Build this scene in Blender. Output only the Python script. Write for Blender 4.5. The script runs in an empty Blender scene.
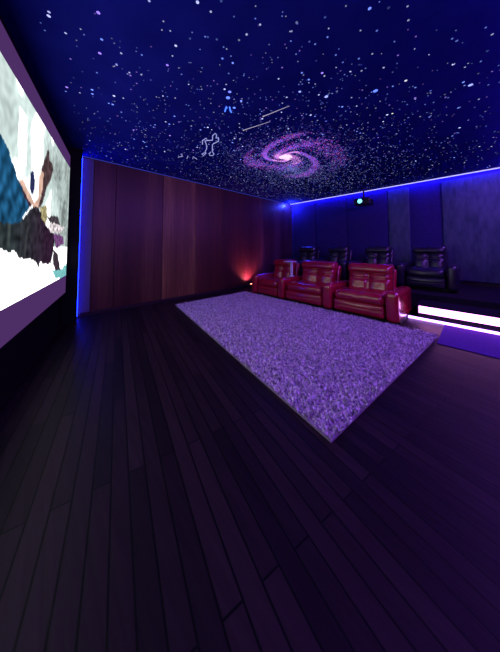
import bpy, bmesh, math, random
from mathutils import Vector, Matrix, noise
R = math.radians
C = bpy.context.scene.collection
random.seed(7)

# ------------------------------------------------------------------ camera, world, exposure
cam_data = bpy.data.cameras.new('camera')
cam = bpy.data.objects.new('camera', cam_data); C.objects.link(cam)
cam.location = (0, 0, 1.15)
yaw, pitch = R(-46.365), R(2.52)
fwd = Vector((math.sin(yaw)*math.cos(pitch), math.cos(yaw)*math.cos(pitch), math.sin(pitch)))
cam.rotation_euler = fwd.to_track_quat('-Z', 'Y').to_euler()
cam_data.sensor_width = 36; cam_data.lens = 36*214.365/652
cam_data.shift_y = -(326-238)/652
cam_data.clip_start = .03
bpy.context.scene.camera = cam

w = bpy.data.worlds.new('world'); bpy.context.scene.world = w; w.use_nodes = True
w.node_tree.nodes['Background'].inputs[0].default_value = (.01, .008, .03, 1)
w.node_tree.nodes['Background'].inputs[1].default_value = .1

sc = bpy.context.scene
sc.view_settings.view_transform = 'Standard'; sc.view_settings.look = 'None'
sc.view_settings.exposure = 0; sc.view_settings.gamma = 1; sc.view_settings.use_curve_mapping = False

# light levels (linear radiance of the room's lamps and one added fill strip)
L_CORNER = (.10, .38, 26)        # blue strip standing in the corner beside the screen
L_COVE_SIDE = (.03, .04, .40)    # thin blue line over the panelled wall
L_COVE_LINE = (.72, .66, 1.5)
L_COVE_BACK = (1.0, .8, 150)     # line over the back wall
L_FILL_RIGHT = (66, 19, 180)      # added violet fill strip on the unseen right wall
L_STEP = (6.0, 1.9, 6.0)         # strip under the nosing of the step
L_FOOT = (5, 2.0, 9)            # strip at the foot of the step
L_UPLIGHT = 75                   # red spot in the corner by the seats (watts)
L_BACKCORNER = 45                # small blue lamp high in the far corner (watts)
L_SCREEN = 2.6                   # white of the projected picture

H = 2.72; XL = -4.58; XR = 1.0; YB = 6.49
SA = R(-11.954); SD = Vector((math.cos(SA), math.sin(SA), 0)); SN = Vector((-SD.y, SD.x, 0))   # screen direction and its normal into the room

# ------------------------------------------------------------------ materials
def mat(name, base=(.5, .5, .5), rough=.5, spec=.5, metal=0, coat=0):
    m = bpy.data.materials.new(name); m.use_nodes = True
    b = m.node_tree.nodes['Principled BSDF']
    b.inputs['Base Color'].default_value = (*base, 1); b.inputs['Roughness'].default_value = rough
    b.inputs['Specular IOR Level'].default_value = spec; b.inputs['Metallic'].default_value = metal
    b.inputs['Coat Weight'].default_value = coat
    return m
def nd(m, t, **kw):
    n = m.node_tree.nodes.new(t)
    for k, v in kw.items():
        if k in n.inputs: n.inputs[k].default_value = v
        else: setattr(n, k, v)
    return n
def ln(m, a, ao, b, bi): m.node_tree.links.new(a.outputs[ao], b.inputs[bi])
def bsdf(m): return m.node_tree.nodes['Principled BSDF']
def mottle(m, c1, c2, scale=8, stretch=(1, 1, 1), bump=0, detail=4, bump_scale=None, rot=0):
    """noise driven colour variation and bump in object space"""
    tc = nd(m, 'ShaderNodeTexCoord'); mp = nd(m, 'ShaderNodeMapping'); mp.inputs['Scale'].default_value = stretch
    mp.inputs['Rotation'].default_value = (0, 0, rot)
    ln(m, tc, 'Object', mp, 'Vector')
    n = nd(m, 'ShaderNodeTexNoise', Scale=scale, Detail=detail); ln(m, mp, 'Vector', n, 'Vector')
    r = nd(m, 'ShaderNodeValToRGB'); r.color_ramp.elements[0].position = .32; r.color_ramp.elements[1].position = .68
    r.color_ramp.elements[0].color = (*c1, 1); r.color_ramp.elements[1].color = (*c2, 1)
    ln(m, n, 'Fac', r, 'Fac'); ln(m, r, 'Color', bsdf(m), 'Base Color')
    if bump:
        n2 = n
        if bump_scale: n2 = nd(m, 'ShaderNodeTexNoise', Scale=bump_scale, Detail=3); ln(m, mp, 'Vector', n2, 'Vector')
        b = nd(m, 'ShaderNodeBump', Strength=bump, Distance=.01); ln(m, n2, 'Fac', b, 'Height'); ln(m, b, 'Normal', bsdf(m), 'Normal')
    return m
def emit(name, col, k=1, sampling=None):
    m = bpy.data.materials.new(name); m.use_nodes = True; nt = m.node_tree
    nt.nodes.remove(nt.nodes['Principled BSDF'])
    e = nt.nodes.new('ShaderNodeEmission'); e.inputs[0].default_value = (*col, 1); e.inputs[1].default_value = k
    nt.links.new(e.outputs[0], nt.nodes['Material Output'].inputs[0])
    if sampling: m.cycles.emission_sampling = sampling
    return m
def emit_attr(name, attr, k=1, sampling=None):
    m = emit(name, (1, 1, 1), k, sampling)
    a = m.node_tree.nodes.new('ShaderNodeAttribute'); a.attribute_name = attr
    m.node_tree.links.new(a.outputs['Color'], m.node_tree.nodes['Emission'].inputs[0])
    return m

M = {}
M['floor'] = mat('dark_floorboards', (.012, .009, .012), .48, .16)
M['wood'] = mat('brown_wall_veneer', (.06, .02, .02), .42, .35)
M['black'] = mat('black_velvet', (.004, .004, .005), .9, .1)
M['ceil'] = mottle(mat('navy_ceiling_cloth', rough=.95, spec=.05), (.008, .010, .26), (.013, .016, .34), 3)
M['backwall'] = mottle(mat('dark_back_wall', rough=.8, spec=.2), (.035, .03, .20), (.05, .04, .26), 5)
M['dark_panel'] = mottle(mat('dark_acoustic_cloth', rough=.9, spec=.1), (.024, .018, .11), (.034, .026, .14), 30, bump=.2)
M['grey_panel'] = mottle(mat('grey_acoustic_cloth', rough=.9, spec=.1), (.04, .07, .10), (.08, .12, .155), 14, (1, 1, .3), bump=.3)
M['trim'] = mat('dark_trim', (.02, .012, .016), .4, .4)
M['carpet'] = mottle(mat('platform_carpet', rough=.95, spec=.05), (.010, .009, .014), (.018, .016, .024), 60, bump=.4)
M['reveal'] = mat('grey_reveal', (.10, .10, .11), .6, .3)
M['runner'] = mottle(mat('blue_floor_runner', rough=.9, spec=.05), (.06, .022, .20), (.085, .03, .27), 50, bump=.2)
M['red'] = mottle(mat('red_leather', rough=.27, spec=.65, coat=.8), (.29, .003, .018), (.38, .005, .030), 6, bump=.22, bump_scale=22)
M['darkleather'] = mottle(mat('dark_leather', rough=.28, spec=.6), (.012, .010, .022), (.02, .017, .034), 6, bump=.2, bump_scale=22)
M['plinth'] = mat('black_plinth', (.006, .005, .007), .6, .3)
M['alu'] = mat('aluminium', (.55, .56, .6), .3, .5, 1)
M['pale'] = mat('pale_laminate', (.62, .68, .74), .3, .5)
M['rugbase'] = mat('rug_backing', (.33, .27, .36), .95, .05)
M['pile'] = mottle(mat('rug_pile', rough=.85, spec=.15), (.19, .14, .27), (.98, .90, .98), 42, detail=3)
M['black_plastic'] = mat('black_plastic', (.012, .012, .016), .4, .4)
M['screen_edge'] = mat('screen_edge', (.006, .006, .007), .8, .2)

def wood_setup():
    m = M['wood']
    tc = nd(m, 'ShaderNodeTexCoord'); mp = nd(m, 'ShaderNodeMapping'); mp.inputs['Scale'].default_value = (1, 1, .05)
    ln(m, tc, 'Object', mp, 'Vector')
    n = nd(m, 'ShaderNodeTexNoise', Scale=26, Detail=6, Roughness=.65); ln(m, mp, 'Vector', n, 'Vector')
    n2 = nd(m, 'ShaderNodeTexNoise', Scale=2.3, Detail=2); ln(m, mp, 'Vector', n2, 'Vector')
    mx = nd(m, 'ShaderNodeMath', operation='MULTIPLY_ADD'); mx.inputs[1].default_value = .45
    ln(m, n, 'Fac', mx, 0)
    sc2 = nd(m, 'ShaderNodeMath', operation='MULTIPLY'); sc2.inputs[1].default_value = .75; ln(m, n2, 'Fac', sc2, 0); ln(m, sc2, 0, mx, 2)
    r = nd(m, 'ShaderNodeValToRGB'); e = r.color_ramp.elements
    e[0].position = .36; e[0].color = (.040, .011, .016, 1); e[1].position = .82; e[1].color = (.20, .095, .085, 1)
    mid = e.new(.58); mid.color = (.085, .028, .032, 1)
    ln(m, mx, 0, r, 'Fac'); ln(m, r, 'Color', bsdf(m), 'Base Color')
    sp = nd(m, 'ShaderNodeSeparateXYZ'); ln(m, tc, 'Object', sp, 'Vector')       # light painted into the board tones: a bright patch, darker towards the screen
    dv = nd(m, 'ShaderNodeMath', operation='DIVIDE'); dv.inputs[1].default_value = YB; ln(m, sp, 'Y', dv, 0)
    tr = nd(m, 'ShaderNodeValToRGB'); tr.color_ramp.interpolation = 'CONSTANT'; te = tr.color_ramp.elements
    painted_light_tones = ((0, .44, .40, .24), (.92, .52, .48, .28), (1.79, 1.55, 2.0, .75), (2.57, 1.0, .95, .48), (3.35, .74, .62, .60), (4.13, .66, .58, .8), (4.91, .60, .60, 1.0), (5.69, .60, .60, 1.0))
    te[0].color = (*painted_light_tones[0][1:], 1); te[1].position = painted_light_tones[1][0]/YB; te[1].color = (*painted_light_tones[1][1:], 1)
    for t in painted_light_tones[2:]: q = te.new(t[0]/YB); q.color = (*t[1:], 1)
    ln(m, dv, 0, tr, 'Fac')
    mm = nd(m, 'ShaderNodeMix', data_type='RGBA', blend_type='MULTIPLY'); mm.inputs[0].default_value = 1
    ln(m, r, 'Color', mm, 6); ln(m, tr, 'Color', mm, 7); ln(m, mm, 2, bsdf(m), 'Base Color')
    b = nd(m, 'ShaderNodeBump', Strength=.15, Distance=.004); ln(m, n, 'Fac', b, 'Height'); ln(m, b, 'Normal', bsdf(m), 'Normal')
wood_setup()
def floor_setup():
    """narrow boards laid parallel to the screen"""
    m = M['floor']
    tc = nd(m, 'ShaderNodeTexCoord'); mp = nd(m, 'ShaderNodeMapping'); mp.inputs['Rotation'].default_value = (0, 0, -SA)
    ln(m, tc, 'Object', mp, 'Vector')
    br = nd(m, 'ShaderNodeTexBrick', Scale=1.0); br.inputs['Brick Width'].default_value = 1.3; br.inputs['Row Height'].default_value = .075
    br.inputs['Mortar Size'].default_value = .004; br.inputs['Bias'].default_value = 0
    br.inputs['Color1'].default_value = (.011, .007, .010, 1); br.inputs['Color2'].default_value = (.034, .020, .024, 1); br.inputs['Mortar'].default_value = (.002, .002, .003, 1)
    ln(m, mp, 'Vector', br, 'Vector')
    mp2 = nd(m, 'ShaderNodeMapping'); mp2.inputs['Rotation'].default_value = (0, 0, -SA); mp2.inputs['Scale'].default_value = (.06, 1, 1)
    ln(m, tc, 'Object', mp2, 'Vector')
    n = nd(m, 'ShaderNodeTexNoise', Scale=40, Detail=5); ln(m, mp2, 'Vector', n, 'Vector')
    mx = nd(m, 'ShaderNodeMix', data_type='RGBA', blend_type='MULTIPLY'); mx.inputs[0].default_value = .7
    ln(m, br, 'Color', mx, 6); ln(m, n, 'Fac', mx, 7); ln(m, mx, 2, bsdf(m), 'Base Color')
    b = nd(m, 'ShaderNodeBump', Strength=.5, Distance=.003)
    ad = nd(m, 'ShaderNodeMath', operation='SUBTRACT'); ln(m, n, 'Fac', ad, 0); ln(m, br, 'Fac', ad, 1)
    ln(m, ad, 0, b, 'Height'); ln(m, b, 'Normal', bsdf(m), 'Normal')
floor_setup()

E = {}
E['corner'] = emit('corner_led', L_CORNER)
E['side'] = emit('side_cove_led', L_COVE_SIDE)
E['back'] = emit('back_cove_led', L_COVE_BACK)
E['back_line'] = emit('back_cove_line', L_COVE_LINE)
E['right'] = emit('right_fill_strip', L_FILL_RIGHT)
E['step'] = emit('step_led', L_STEP)
E['foot'] = emit('foot_led', L_FOOT)
E['blue_bulb'] = emit('corner_bulb', (.05, .1, 2.5))
E['star'] = emit_attr('fibre_star', 'glow', 1, 'NONE')
E['line'] = emit('fibre_line', (.34, .36, .75), 1, 'NONE')
E['blue_fig'] = emit('fibre_blue', (.12, .32, 1.6), 1, 'NONE')
E['meteor'] = emit('fibre_meteor', (.42, .36, .52), 1, 'NONE')
E['lens'] = emit('projector_lens_light', (.45, 2.2, 2.6))
E['picture'] = emit_attr('projected_picture', 'picture', 1)
E['bars'] = emit('bars_ambient_glow', (.075, .028, .13))  # violet room light on the letterbox bars, put in as emission
E['bulb'] = emit('uplight_bulb', (9, 1.6, 1.2))

# ------------------------------------------------------------------ mesh helpers
def tag(o, label=None, cat=None, group=None, kind=None):
    if label: o['label'] = label
    if cat: o['category'] = cat
    if group: o['group'] = group
    if kind: o['kind'] = kind
    return o
def empty(name, loc, label, cat, group=None):
    o = bpy.data.objects.new(name, None); C.objects.link(o); o.location = loc; o.empty_display_size = .1
    return tag(o, label, cat, group)
def obj(name, bm, m, parent=None, smooth=False, loc=None):
    me = bpy.data.meshes.new(name); bmesh.ops.recalc_face_normals(bm, faces=bm.faces); bm.to_mesh(me); bm.free()
    o = bpy.data.objects.new(name, me); C.objects.link(o); me.materials.append(m)
    if smooth:
        for p in me.polygons: p.use_smooth = True
    if parent: o.parent = parent
    if loc: o.location = loc
    return o
def box(bm, x0, x1, y0, y1, z0, z1, bev=0, seg=2):
    r = bmesh.ops.create_cube(bm, size=1)['verts']
    for v in r:
        v.co = Vector(((x0+x1)/2+v.co.x*(x1-x0), (y0+y1)/2+v.co.y*(y1-y0), (z0+z1)/2+v.co.z*(z1-z0)))
    if bev:
        es = list({e for v in r for e in v.link_edges})
        bmesh.ops.bevel(bm, geom=es, offset=bev, segments=seg, affect='EDGES', profile=.5)
    return bm
def obox(bm, a, b, d0, d1, z0, z1):
    """box along the screen direction: a..b along it from the screen's right edge, d0..d1 away from the wall"""
    O = Vector((-4.231, .232, 0)); vs = []
    for z in (z0, z1):
        for s, d in ((a, d0), (b, d0), (b, d1), (a, d1)):
            p = O + SD*s + SN*d; vs.append(bm.verts.new((p.x, p.y, z)))
    for f in ((0, 1, 2, 3), (7, 6, 5, 4), (0, 4, 5, 1), (1, 5, 6, 2), (2, 6, 7, 3), (3, 7, 4, 0)): bm.faces.new([vs[i] for i in f])
    return bm
def rbox(bm, x0, x1, y0, y1, z0, z1, r, deform=None, n=10, k=4):
    """upholstered block: rounded box with enough vertices to be shaped by deform(u, v, w, p)"""
    c = Vector(((x0+x1)/2, (y0+y1)/2, (z0+z1)/2)); h = Vector(((x1-x0)/2, (y1-y0)/2, (z1-z0)/2))
    r = min(r, min(h)*.98)
    def ticks(a):
        t = [-a + r*(1-math.cos(i/k*math.pi/2)) for i in range(k)]
        core = a-r
        t += [-core + 2*core*i/n for i in range(n+1)]
        t += [a - r*(1-math.cos(i/k*math.pi/2)) for i in reversed(range(k))]
        return t
    T = [ticks(h[i]) for i in range(3)]; cache = {}
    def vert(p):
        q = Vector([max(-(h[i]-r), min(h[i]-r, p[i])) for i in range(3)]); d = p-q
        if d.length > 1e-9: d = d.normalized()*r
        s = q+d
        key = tuple(round(v, 5) for v in p)
        if key not in cache:
            g = s.copy()
            if deform: g = deform(s.x/h.x, s.y/h.y, s.z/h.z, g)
            cache[key] = bm.verts.new(c+g)
        return cache[key]
    for ax in range(3):
        a, b = (ax+1) % 3, (ax+2) % 3
        for sg in (-1, 1):
            for i in range(len(T[a])-1):
                for j in range(len(T[b])-1):
                    q = []
                    for ii, jj in ((i, j), (i+1, j), (i+1, j+1), (i, j+1)):
                        p = Vector((0, 0, 0)); p[ax] = sg*h[ax]; p[a] = T[a][ii]; p[b] = T[b][jj]; q.append(vert(p))
                    try: bm.faces.new(q if sg > 0 else q[::-1])
                    except ValueError: pass
    return bm
def cyl(bm, c, r, h, axis='Z', n=24, r2=None, bev=0):
    mt = Matrix.Translation(c) @ {'Z': Matrix(), 'Y': Matrix.Rotation(R(90), 4, 'X'), 'X': Matrix.Rotation(R(90), 4, 'Y')}[axis]
    bmesh.ops.create_cone(bm, cap_ends=True, segments=n, radius1=r, radius2=r if r2 is None else r2, depth=h, matrix=mt)
    return bm
def tube(bm, pts, r, n=6, r_end=None):
    pts = [Vector(p) for p in pts]; rings = []
    for i, p in enumerate(pts):
        t = (pts[min(i+1, len(pts)-1)]-pts[max(i-1, 0)]).normalized()
        a = t.cross(Vector((0, 0, 1)));  a = a.normalized() if a.length > 1e-4 else Vector((1, 0, 0)); b = t.cross(a)
        rr = r if r_end is None else r+(r_end-r)*i/(len(pts)-1)
        rings.append([bm.verts.new(p+a*rr*math.cos(2*math.pi*j/n)+b*rr*math.sin(2*math.pi*j/n)) for j in range(n)])
    for i in range(len(rings)-1):
        for j in range(n): bm.faces.new((rings[i][j], rings[i][(j+1) % n], rings[i+1][(j+1) % n], rings[i+1][j]))
    bm.faces.new(rings[0][::-1]); bm.faces.new(rings[-1])
    return bm
def B(): return bmesh.new()
def struct(name, bm, m): return tag(obj(name, bm, m), kind='structure')
def copy_tree(o, parent=None):
    c = o.copy(); C.objects.link(c)
    if parent: c.parent = parent
    for ch in list(o.children): copy_tree(ch, c)
    return c

# ------------------------------------------------------------------ the room
struct('floor', box(B(), XL-.1, XR+.1, -1.5, YB+.1, -.1, 0), M['floor'])
struct('ceiling', box(B(), XL-.1, XR+.1, -1.5, YB+.1, H, H+.1), M['ceil'])
struct('wall_back', box(B(), XL-.1, XR+.1, YB, YB+.1, 0, H), M['backwall'])
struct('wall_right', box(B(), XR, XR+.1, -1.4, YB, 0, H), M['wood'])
struct('wall_front', obox(B(), -.36, 5.5, -.17, -.06, 0, H), M['black'])
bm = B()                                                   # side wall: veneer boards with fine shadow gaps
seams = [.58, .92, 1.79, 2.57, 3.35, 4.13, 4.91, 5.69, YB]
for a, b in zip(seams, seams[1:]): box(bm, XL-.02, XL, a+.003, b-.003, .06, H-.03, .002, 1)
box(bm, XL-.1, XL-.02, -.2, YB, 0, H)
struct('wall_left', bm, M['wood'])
struct('baseboard_left', box(B(), XL, XL+.014, .45, YB, 0, .06, .003, 1), M['trim'])
struct('baseboard_back', box(B(), XL+.02, XR, YB-.014, YB, .35, .42, .003, 1), M['trim'])
struct('trim_3', box(B(), XL-.02, XL+.004,   .385, .575, .02, H-.03), M['reveal'])   # grey reveal beside the corner strip
# black return beside the screen that hides the corner strip
struct('trim_1', box(B(), XL, -4.30, .20, .385, 0, H), M['black'])
# raised floor for the second row and the step up to it
struct('platform', box(B(), XL, XR, 4.80, YB, 0, .34, .006, 1), M['carpet'])
bm = B(); box(bm, -.66, XR, 4.36, 4.80, 0, .22); box(bm, -.68, XR, 4.33, 4.80, .222, .245, .004, 1)
st = struct('step', bm, M['carpet'])

# back wall panels
panels = [(-4.50, -3.62, 'dark', 'dark acoustic panel on back wall nearest the brown panelled wall'),
          (-3.60, -2.60, 'dark', 'dark acoustic panel on back wall, second from the brown panelled wall'),
          (-2.58, -1.55, 'dark', 'dark acoustic panel on back wall behind the projector, left of narrow grey panel'),
          (-1.53, -1.09, 'grey', 'narrow grey acoustic panel on back wall right of the projector'),
          (-1.07, -.50, 'dark', 'dark recessed panel on back wall between the two grey panels'),
          (-.48, .98, 'grey', 'wide grey acoustic panel at right end of back wall')]
for x0, x1, k, lab in panels:
    e = empty('acoustic_panel', ((x0+x1)/2, YB, .44), lab, 'wall panel', 'acoustic panels on the back wall')
    hw = (x1-x0)/2; t = .012 if 'recessed' in lab else .045
    obj('cloth', rbox(B(), -hw, hw, -t, -.002, 0, 2.20, .010, n=3, k=2), M[k+'_panel'], e, True)

# ------------------------------------------------------------------ LED lines
def led(name, label, a, b, size, m, axis, group=None):
    """aluminium channel with a glowing diffuser; a, b corners of the diffuser"""
    loc = ((a[0]+b[0])/2, (a[1]+b[1])/2, (a[2]+b[2])/2)
    e = empty(name, loc, label, 'light strip', group)
    h = [abs(b[i]-a[i])/2 for i in range(3)]
    d = obj('diffuser', box(B(), -h[0], h[0], -h[1], h[1], -h[2], h[2]), m, e)
    return e, h
e, h = led('led_strip', 'bright blue vertical light strip in the corner right of the screen', (XL+.03, .388, .02), (XL+.055, .410, H-.035), .02, E['corner'], 'Z')
obj('channel', box(B(), -h[0]-.010, -h[0], -h[1], h[1]+.003, -h[2], h[2]), M['alu'], e)
e, h = led('led_strip', 'thin dim blue light line along ceiling above the brown panelled wall', (XL+.004, .42, H-.018), (XL+.012, YB-.02, H-.008), .02, E['side'], 'Y')
obj('channel', box(B(), -h[0]-.003, h[0]+.004, -h[1], h[1], h[2], h[2]+.007), M['black_plastic'], e)
e, h = led('led_strip', 'bright lavender white light line along ceiling above the back wall', (XL+.03, YB-.140, H-.030), (XR-.01, YB-.134, H-.012), .02, E['back_line'], 'X')
obj('channel', box(B(), -h[0], h[0], -h[1], .10, h[2], h[2]+.011), M['alu'], e)
obj('wall_washer', box(B(), -h[0], h[0], .012, .016, -h[2]+.004, h[2]), E['back'], e)['label'] = 'deep blue strip behind the bright line'
e, h = led('led_strip', 'added violet fill light line above the unseen wall on the right', (XR-.03, -.7, H-.05), (XR-.012, YB-.05, H-.014), .02, E['right'], 'Y')  # out of view, added to light the rug and seats violet
obj('channel', box(B(), -h[0], h[0]+.011, -h[1], h[1], h[2], h[2]+.012), M['alu'], e)
e, h = led('led_strip', 'wide pinkish white light strip under the nosing of the platform step', (-.65, 4.335, .115), (XR-.01, 4.358, .219), .02, E['step'], 'X')
obj('end_cap', box(B(), -h[0]-.016, -h[0], -h[1], h[1], -h[2]-.01, h[2]+.001), M['alu'], e)

e, h = led('led_strip', 'thin lilac light strip along the floor at the foot of the platform step', (-.79, 4.335, .004), (XR-.01, 4.358, .034), .02, E['foot'], 'X')
obj('end_cap', box(B(), -h[0]-.016, -h[0], -h[1], h[1], -h[2], h[2]+.004), M['alu'], e)
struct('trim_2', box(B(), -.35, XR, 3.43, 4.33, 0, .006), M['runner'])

# ------------------------------------------------------------------ projection screen
O = Vector((-4.231, .232, 0)); SW = 3.4
shapes = {  # outlines in the projected picture: metres from its right edge and height
'teal': ((.20, .55, .55), [(0.798, 0.877), (0.381, 0.852), (-0.12, 0.931), (-0.168, 0.681), (0.658, 0.767)]),
'dress': ((.012, .085, .19), [(2.6, 2.0), (2.106, 1.812), (2.063, 1.772), (1.938, 1.682), (1.822, 1.604), (1.628, 1.509), (1.748, 1.424), (1.837, 1.331), (2.05, 1.317), (2.6, 1.30)]),
'leg': ((1.9, 1.9, 1.85), [(1.95, 1.874), (1.96, 2.2), (1.80, 2.2), (1.778, 1.941), (1.783, 1.841), (1.803, 1.721), (1.914, 1.704)]),
'bark': ((.075, .042, .048), [(1.383, 1.9), (1.216, 2.163), (1.143, 2.187), (1.127, 2.078), (1.025, 2.102), (0.958, 2.01), (1.16, 1.788), (1.295, 1.601), (1.421, 1.506), (1.545, 1.505), (1.404, 1.604), (1.331, 1.757)]),
'hair': ((.025, .03, .10), [(1.684, 1.786), (1.629, 1.823), (1.564, 1.807), (1.556, 1.665), (1.611, 1.608), (1.676, 1.654)]),
'back': ((.05, .025, .045), [(1.86, 1.60), (1.80, 1.655), (1.60, 1.58), (1.545, 1.545), (1.62, 1.50), (1.75, 1.53)]),
'arm': ((.72, .46, .36), [(1.916, 1.658), (1.832, 1.688), (1.551, 1.554), (1.436, 1.617), (1.435, 1.826), (1.383, 1.9), (1.298, 1.902), (1.325, 1.718), (1.424, 1.534), (1.545, 1.505), (1.691, 1.549)]),
'rock': ((.030, .012, .032), [(2.9, 1.30), (2.05, 1.319), (1.839, 1.346), (1.626, 1.492), (1.423, 1.524), (1.137, 1.379), (0.713, 1.293), (0.8, 1.124), (0.899, 0.957), (1.288, 0.998), (1.345, 0.956), (1.388, 1.012), (1.721, 1.067), (2.028, 1.126), (2.9, 1.25)]),
'coral': ((.38, .33, .17), [(1.377, 1.541), (1.203, 1.58), (1.078, 1.492), (1.176, 1.396), (1.319, 1.442)]),
'bush': ((.06, .05, .06), [(1.114, 1.477), (0.683, 1.542), (0.483, 1.448), (0.939, 1.385)]),
'flower': ((.75, .68, .70), [(1.1, 1.386), (0.814, 1.442), (0.191, 1.432), (0.43, 1.346), (0.927, 1.306)]),
'plum': ((.16, .06, .19), [(0.812, 1.312), (0.302, 1.312), (0.215, 1.189), (0.669, 1.142)]),
'drip': ((.05, .035, .05), [(0.81, 1.124), (0.574, 1.071), (0.381, 0.852), (0.62, 0.844), (0.811, 0.96)]),
}
def inside(p, x, y):
    c = False; j = len(p)-1
    for i in range(len(p)):
        if (p[i][1] > y) != (p[j][1] > y) and x < (p[j][0]-p[i][0])*(y-p[i][1])/(p[j][1]-p[i][1])+p[i][0]: c = not c
        j = i
    return c
def picture_colour(s, z):
    jx = .035*noise.noise(Vector((s*9, z*9, 0))); jz = .03*noise.noise(Vector((s*9, z*9, 5)))
    g = noise.noise(Vector((s*3.0, z*2.2, 2))); f = noise.noise(Vector((s*16, z*16, 3))); v = noise.noise(Vector((s*14, z*3, 8)))
    t = max(0, min(1, (1.25-s)/.7))                       # paler and greener towards its right edge
    if z < 1.16: col = [L_SCREEN]*3
    else:
        a = .62+.30*g+.16*f-.30*t*(1+.6*v); col = [L_SCREEN*.52*a*.90, L_SCREEN*.52*a*1.08, L_SCREEN*.52*a*1.04]
        if s > 1.0 and g > .05: col = [L_SCREEN*.8, L_SCREEN*.85, L_SCREEN*.85]
    for nm, (c, poly) in shapes.items():
        if inside(poly, s+jx*(0 if nm in ('arm', 'leg') else 1), z+jz*(0 if nm in ('arm', 'leg') else 1)):
            k = 1+(.9 if nm in ('rock', 'bark', 'flower', 'plum', 'dress') else .4)*f
            if nm == 'rock':                                # greener and lighter away from its edge, purple at the tip
                q = max(0, min(1, (s-1.1)/.9)); c = (c[0]*(1-.25*q)+.05*max(0, v)*q, c[1]*(1+1.6*q)+.06*max(0, v)*q, c[2]*(1+.1*q)+.05*max(0, v)*q)
            if nm == 'dress': k *= 1+.75*math.sin((s*1.0+z*.55)*42+4*g)*(.5+.5*v)
            if nm in ('bush', 'coral', 'flower', 'plum'): k *= 1+1.2*noise.noise(Vector((s*26, z*26, 11)))
            col = [max(0, q*k) for q in c]
    return col
scr = empty('projection_screen', (O.x, O.y, .482), 'large projection screen on the black front wall showing blue dress and dark rock', 'projection screen')
def to_local(p): return p-Vector((O.x, O.y, .482))
NS, NZ = 190, 110
me = bpy.data.meshes.new('picture'); vs = []; cols = []
for j in range(NZ+1):
    for i in range(NS+1):
        s = SW*(i/NS)**1.0; z = .734+(2.362-.734)*j/NZ
        vs.append(to_local(O+SD*s+SN*.003+Vector((0, 0, z)))); cols.append(picture_colour(s, z))
me.from_pydata(vs, [], [(j*(NS+1)+i, j*(NS+1)+i+1, (j+1)*(NS+1)+i+1, (j+1)*(NS+1)+i) for j in range(NZ) for i in range(NS)])
at = me.attributes.new('picture', 'FLOAT_COLOR', 'POINT')
for i, c in enumerate(cols): at.data[i].color = (*c, 1)
me.materials.append(E['picture'])
pic = bpy.data.objects.new('picture', me); C.objects.link(pic); pic.parent = scr
def shifted(bm):
    for v in bm.verts: v.co = to_local(v.co)
    return bm
obj('letterbox_bar', shifted(obox(B(), 0, SW, 0, .003, .482, .734)), E['bars'], scr)['label'] = 'dim violet bar below the picture'
obj('letterbox_bar', shifted(obox(B(), 0, SW, 0, .003, 2.362, 2.547)), E['bars'], scr)['label'] = 'dim violet bar above the picture'
bm = B(); obox(bm, -.03, SW+.03, -.055, -.001, .46, 2.57)
obj('frame', shifted(bm), M['screen_edge'], scr)

# ------------------------------------------------------------------ star ceiling
def dots(name, pts, label, cat):
    """fibre ends: low six sided domes; pts = (x, y, radius, colour)"""
    vs, fs, cl = [], [], []
    for x, y, r, c in pts:
        b = len(vs)
        for k in range(6):
            a = k*math.pi/3; vs.append((x+r*math.cos(a), y+r*math.sin(a), H+.0005)); cl.append(c)
        vs.append((x, y, H-min(.004, r*.5))); cl.append(c)
        for k in range(6): fs.append((b+k, b+(k+1) % 6, b+6))
    me = bpy.data.meshes.new(name); me.from_pydata(vs, [], fs)
    at = me.attributes.new('glow', 'FLOAT_COLOR', 'POINT')
    for i, c in enumerate(cl): at.data[i].color = (*c, 1)
    me.materials.append(E['star']); o = bpy.data.objects.new(name, me); C.objects.link(o)
    return tag(o, label, cat, kind='stuff')
GC = Vector((-2.23, 2.95))
pts = []
def star_col(k):
    t = random.random()
    if t < .30: c = (.46, .50, 1.0)
    elif t < .85: c = (.16, .24, 1.0)
    else: c = (.30, .18, .95)
    return tuple(k*v for v in c)
for i in range(1500):                                       # the brighter, wider spread stars
    x, y = random.uniform(XL+.1, XR-.05), random.uniform(-.9, YB-.06)
    if y < .25-.2*(x+4.2)+.1: continue
    k = random.random()**2.5
    pts.append((x, y, .006+.009*k, star_col(.35+1.3*k)))
for i in range(6500):                                       # fine dust, thicker around the spiral and towards the back
    a = random.uniform(0, 2*math.pi); r = abs(random.gauss(0, 1.55)); x, y = GC.x-.25+r*math.cos(a), GC.y+.6+r*math.sin(a)*1.25
    if not (XL+.05 < x < XR-.05 and .3 < y < YB-.05): continue
    pts.append((x, y, random.uniform(.005, .011)*(1.25 if y > 3.8 else 1), star_col(random.uniform(.15, .8))))
for x, y, r, c in ((-1.02, 2.07, .022, (.5, .6, 1.6)), (-1.17, 1.81, .016, (.4, .5, 1.4)), (-1.66, 1.30, .020, (.25, .3, 1.6)), (-1.74, 1.34, .026, (.2, .35, 1.8)),
                   (-1.82, 1.49, .020, (.2, .35, 1.6)), (-.64, 2.35, .026, (.2, .35, 2.0)), (-.40, 2.41, .014, (.8, .8, 1.1)), (.02, 2.93, .022, (.5, .6, 1.7)), (-.62, 2.9, .012, (.9, .85, 1))):
    pts.append((x, y, r, c))
dots('fiber_optic_stars', pts, 'scattered tiny blue and white fibre optic stars across the dark ceiling', 'star lights')
pts = []
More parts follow.
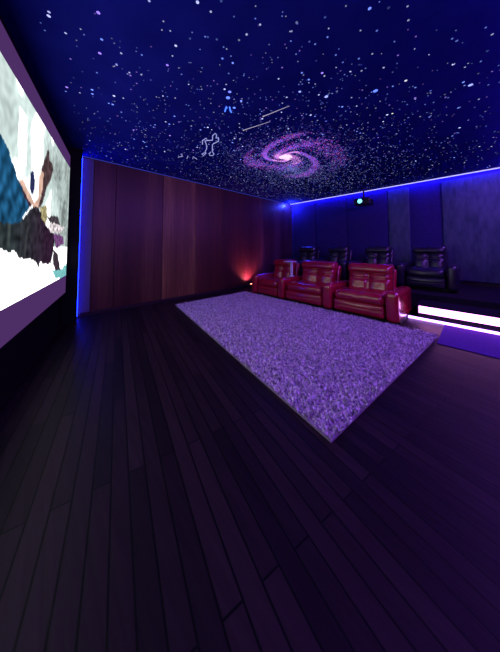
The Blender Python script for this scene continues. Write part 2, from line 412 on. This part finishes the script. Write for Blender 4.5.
for i in range(6500):                                       # two armed spiral with a bright core
    arm = random.random()
    if arm < .13:
        r = abs(random.gauss(0, .07)); a = random.uniform(0, 2*math.pi)
    else:
        r = .07+.90*random.random()**.8
        n_ = random.randrange(4)
        wind = 2.3*math.log(1+r/.13)
        main = n_ % 2 == 0
        a = n_*math.pi/2 + .55 + wind + random.gauss(0, (.13 if main else .36))
        r *= 1+random.gauss(0, .03)
    x = GC.x+r*math.cos(a)*(.93 if math.cos(a) > 0 else .80); y = r*math.sin(a); y = GC.y+y*(1.42 if y > 0 else .66)
    if r < .12: c = (1.4, .85, 1.2); s = random.uniform(.008, .014)
    elif r < .30: c = (.85, .30, 1.0); s = random.uniform(.006, .010)
    else:
        c = random.choice(((.50, .10, .95), (.30, .10, .95), (.75, .16, .85), (.16, .12, .95))); s = random.uniform(.005, .010)
        f = 1.6-.9*r; c = tuple(v*f*random.uniform(.25, 1.3) for v in c)
    pts.append((x, y, s, c))
for i in range(3200):                                       # violet haze of fine points round the spiral
    a = random.uniform(0, 2*math.pi); r = 1.25*random.random()**.6
    x = GC.x+r*math.cos(a)*.9; y = r*math.sin(a); y = GC.y+y*(1.25 if y > 0 else .75)
    c = random.choice(((.12, .08, .8), (.25, .08, .8), (.10, .14, .9))); k = random.uniform(.3, 1)*(1.2-.75*r)
    pts.append((x, y, random.uniform(.005, .010), tuple(v*max(.1, k) for v in c)))
dots('spiral_galaxy', pts, 'glowing pink and violet spiral galaxy of light points on the ceiling', 'star lights')

# line figures and shooting stars in the ceiling
def line_fig(name, lines, m, label, r=.006, cat='ceiling light'):
    bm = B()
    ox = sum(p[0] for l in lines for p in l)/sum(len(l) for l in lines); oy = sum(p[1] for l in lines for p in l)/sum(len(l) for l in lines)
    for l in lines: tube(bm, [(x-ox, y-oy, -.004) for x, y in l], r, 6)
    return tag(obj(name, bm, m, None, True, (ox, oy, H)), label, cat)
line_fig('line_drawing', [[(-2.81, 1.68), (-2.71, 1.62), (-2.61, 1.62), (-2.66, 1.67), (-2.69, 1.65), (-2.8, 1.75), (-2.9, 1.81), (-2.99, 1.84), (-3.05, 1.89), (-3.15, 1.90), (-3.11, 1.85), (-3.02, 1.865)],
    [(-2.66, 1.67), (-2.6, 1.72), (-2.49, 1.65), (-2.41, 1.64), (-2.45, 1.69), (-2.51, 1.72), (-2.48, 1.74), (-2.56, 1.8), (-2.68, 1.79), (-2.72, 1.8), (-2.92, 1.93), (-2.97, 2.0), (-3.04, 2.02), (-3.07, 1.98), (-3.0, 1.93), (-2.95, 1.92)]],
    E['line'], 'pale glowing line drawing of an animal constellation on the ceiling')
line_fig('line_drawing', [[(-1.94, 1.45), (-1.89, 1.425), (-1.86, 1.41), (-1.875, 1.43)], [(-1.84, 1.44), (-1.86, 1.46), (-1.89, 1.49), (-1.90, 1.515)]], E['blue_fig'],
    'small bright blue two legged line figure on the ceiling', .008)
line_fig('line_drawing', [[(-3.50, 1.62), (-3.42, 1.66), (-3.36, 1.60)], [(-3.46, 1.76), (-3.34, 1.72)], [(-3.40, 1.84), (-3.31, 1.80), (-3.36, 1.90)]], E['line'],
    'faint short line drawing on ceiling close to the brown panelled wall', .005)
for a, b, lab in (((-2.09, 1.87), (-1.71, 1.98), 'shooting star streak on the ceiling, the one nearer the spiral galaxy core'), ((-1.70, 1.84), (-1.37, 1.91), 'shooting star streak on the ceiling, the one farther from the brown wall')):
    e = empty('shooting_star', (a[0], a[1], H), lab, 'ceiling light', 'shooting stars on the ceiling')
    obj('tail', tube(B(), [(0, 0, -.003), (b[0]-a[0], b[1]-a[1], -.003)], .0045, 6, .002), E['meteor'], e, True)
    bm = B(); bmesh.ops.create_uvsphere(bm, u_segments=10, v_segments=6, radius=.010); obj('head', bm, E['meteor'], e, True)

# ------------------------------------------------------------------ projector
e = empty('projector', (-2.0, 5.90, 2.36), 'black projector with glowing cyan lens hanging below the ceiling', 'projector')
obj('body', box(B(), -.20, .20, .0, .36, -.09, .07, .03, 3), M['black_plastic'], e)
obj('lens_barrel', cyl(B(), (-.02, -.025, -.015), .062, .05, 'Y'), M['black_plastic'], e, True)
bm = B(); bmesh.ops.create_uvsphere(bm, u_segments=20, v_segments=12, radius=.055)
for v in bm.verts: v.co = Vector((v.co.x-.02, v.co.y*.5-.05, v.co.z-.015))
obj('lens', bm, E['lens'], e, True)
bm = B(); cyl(bm, (0, .18, .19), .02, .25); cyl(bm, (0, .18, .345), .07, .03); box(bm, -.09, .09, .09, .27, .065, .08)
obj('ceiling_mount', bm, M['black_plastic'], e)
bm = B()
for k in range(6): box(bm, .199, .204, .08+k*.04, .10+k*.04, -.05, .03)
obj('vent_grille', bm, M['plinth'], e)

# ------------------------------------------------------------------ recliners
def channels(n, amp, seam):
    """soft vertical channels across the width"""
    def f(u): 
        t = (u+1)/2*n; q = t-math.floor(t); d = min(q, 1-q)
        return amp*(math.sin(math.pi*q))-seam*math.exp(-(d*26/n)**2)
    return f
def make_recliner(parent, wl, left_arm, m, aw=.20):
    """seat of clear width wl; x = 0 at its middle, front at y = 0"""
    h = wl/2
    ch2 = channels(2, .020, .014)
    # plinth
    obj('base', box(B(), -h-(aw-.02 if left_arm else .0), h+aw-.02, .07, .86, 0, .10, .008, 2), M['plinth'], parent)
    def seat_def(u, v, w, p):
        if w > 0: p.z += .030*(1-u*u)*(1-v*v)+(.010*(ch2(u)/.02) if v < .9 else 0)
        if v < -.4 and w > -.2: p.y -= .018*(1-u*u)
        return p
    obj('seat_cushion', rbox(B(), -h+.004, h-.004, -.01, .62, .23, .395, .07, seat_def, 16), m, parent, True)
    def foot_def(u, v, w, p):
        if v < 0:
            p.y -= .018*(1-u*u)*abs(math.cos(w*math.pi/2*.98)); p.y += .020*math.exp(-((w-.12)/.07)**2)
        return p
    obj('footrest', rbox(B(), -h+.008, h-.008, -.022, .10, .055, .245, .03, foot_def, 18), m, parent, True)
    def lean(p, z0, k): p.y += (p.z-z0)*k; return p
    def back_def(u, v, w, p):
        if v < 0:
            p.y -= ch2(u)*1.5*(1-.35*abs(w))
            p.y += .026*math.exp(-((w-.05)/.09)**2)*1.0           # seam between lumbar and upper cushion
            p.y -= .02*(1-w*w)
        return lean(p, -.25, .30)
    bk = obj('backrest', rbox(B(), -h+.03, h-.03, .50, .70, .34, .80, .07, back_def, 18), m, parent, True)
    def head_def(u, v, w, p):
        if v < 0: p.y -= .025*(1-w*w)*(1-u**4)
        return lean(p, -.05, .22)
    obj('headrest', rbox(B(), -h+.022, h-.022, .535, .79, .675, .848, .066, head_def, 14), m, bk, True)
    def arm_def(u, v, w, p):
        if w > 0: p.z += .014*(1-u*u); p.z -= .02*max(0, v)
        s = 1+.07*max(0, w)                                        # rolls out at the top
        p.x *= s
        if v < -.8: p.y -= .012*(1-w*w)
        if v < 0 and abs(u) < .9: p.y += 0
        return p
    for sg in ((-1, 1) if left_arm else (1,)):
        x0 = sg*(h+aw/2)
        obj('armrest', rbox(B(), x0-aw/2+.012, x0+aw/2-.012, -.035, .90, .03, .475, .055, arm_def, 12), m, parent, True)
    # outside shell of the back
    def shell_def(u, v, w, p): return lean(p, -.3, .26)
    obj('back_shell', rbox(B(), -h+.02, h-.02, .68, .80, .12, .76, .05, shell_def, 8), m, parent, True)
front = [(-3.37, .62, True, 'red leather recliner in the front row nearest the brown panelled wall'),
         (-2.42, .84, False, 'red leather recliner in the middle of the front row'),
         (-1.38, .80, False, 'red leather recliner in the front row beside the lit step')]
for x, wl, la, lab in front:
    r = empty('recliner', (x, 3.77, 0), lab, 'recliner', 'red recliners in the front row')
    make_recliner(r, wl, la, M['red'])
proto = empty('recliner', (-.68, 5.22, .34), 'dark leather recliner on the platform, farthest right, in front of the wide grey panel', 'recliner', 'dark recliners in the back row')
make_recliner(proto, .60, True, M['darkleather'], .17)
for x, lab in ((-1.64, 'dark leather recliner on the platform, second from the right, behind the red end recliner'),
               (-2.60, 'dark leather recliner on the platform, third from the right, left of the projector lens'),
               (-3.56, 'dark leather recliner on the platform, closest to the brown panelled wall')):
    c = copy_tree(proto); c.location = (x, 5.22, .34); c['label'] = lab

# tray on the arm between the first two red seats
e = empty('tray_table', (-2.96, 4.16, .478), 'pale T shaped tray on a post between left and middle red recliners', 'tray table')
obj('post', box(B(), -.024, .024, -.024, .024, 0, .33, .008, 2), M['pale'], e)
obj('tray', box(B(), -.14, .07, -.12, .12, .33, .352, .008, 2), M['pale'], e)
obj('foot', cyl(B(), (0, 0, .008), .06, .016), M['pale'], e)

# ------------------------------------------------------------------ red uplight by the wall
e = empty('uplight', (-4.40, 4.26, 0), 'small floor spotlight throwing red light up the brown wall', 'spotlight')
obj('housing', cyl(B(), (0, 0, .06), .05, .12, n=24), M['black_plastic'], e)
obj('lens', cyl(B(), (0, 0, .1225), .04, .005, n=24), E['bulb'], e)
ld = bpy.data.lights.new('uplight_lamp', 'SPOT'); ld.energy = L_UPLIGHT; ld.color = (1, .17, .22); ld.spot_size = R(120); ld.spot_blend = .9; ld.shadow_soft_size = .035
lo = bpy.data.objects.new('uplight_lamp', ld); C.objects.link(lo); lo.parent = e; lo.location = (0, 0, .15); lo.rotation_euler = (R(180), R(-22), 0)

# ------------------------------------------------------------------ blue lamp in the far corner
e = empty('corner_lamp', (XL+.17, YB-.27, H), 'small blue lamp under the ceiling in the far corner where the two walls meet', 'ceiling light')
obj('housing', cyl(B(), (0, 0, -.012), .045, .024, n=24), M['black_plastic'], e)
obj('lens', cyl(B(), (0, 0, -.026), .032, .006, n=24), E['blue_bulb'], e)
ld = bpy.data.lights.new('corner_lamp_light', 'POINT'); ld.energy = L_BACKCORNER; ld.color = (.03, .05, 1); ld.shadow_soft_size = .03
lo = bpy.data.objects.new('corner_lamp_light', ld); C.objects.link(lo); lo.parent = e; lo.location = (0, 0, -.07)

# ------------------------------------------------------------------ shaggy rug
RA, RB, RC, RD = Vector((-4.09, 1.89)), Vector((-.62, 1.25)), Vector((-.36, 3.69)), Vector((-4.06, 3.71))
def rug_pt(u, v): return (RA*(1-u)+RB*u)*(1-v)+(RD*(1-u)+RC*u)*v
org = rug_pt(.5, .5)
rug = empty('shag_rug', (org.x, org.y, 0), 'large lavender shaggy rug on dark floorboards in front of the red recliners', 'rug')
bm = B(); cs = [RA, RB, RC, RD]
b0 = [bm.verts.new((c.x-org.x, c.y-org.y, .001)) for c in cs]; t0 = [bm.verts.new((c.x-org.x, c.y-org.y, .014)) for c in cs]
bm.faces.new(b0[::-1]); bm.faces.new(t0)
for i in range(4): bm.faces.new((b0[i], b0[(i+1) % 4], t0[(i+1) % 4], t0[i]))
obj('backing', bm, M['rugbase'], rug)
rng = random.Random(3); vs, fs = [], []
for i in range(60000):
    p = rug_pt(rng.random(), rng.random())
    x, y = p.x-org.x, p.y-org.y; a = rng.uniform(0, 2*math.pi); wd = rng.uniform(.005, .009); hgt = rng.uniform(.018, .034)
    cl = 2.2*noise.noise(Vector((x*34, y*34, 0)))
    la = rng.uniform(0, 2*math.pi); le = rng.uniform(.012, .034)
    lx, ly = math.cos(la)*le, math.sin(la)*le; b = len(vs); dx, dy = math.cos(a)*wd, math.sin(a)*wd
    hgt *= 1+.25*cl
    vs += [(x-dx, y-dy, .012), (x+dx, y+dy, .012), (x+dx*.8+lx*.5, y+dy*.8+ly*.5, .014+hgt*.65), (x-dx*.8+lx*.5, y-dy*.8+ly*.5, .014+hgt*.65), (x+lx, y+ly, .014+hgt)]
    fs += [(b, b+1, b+2, b+3), (b+3, b+2, b+4)]
me = bpy.data.meshes.new('pile'); me.from_pydata(vs, [], fs); me.materials.append(M['pile'])
pl = bpy.data.objects.new('pile', me); C.objects.link(pl); pl.parent = rug; pl['kind'] = 'stuff'
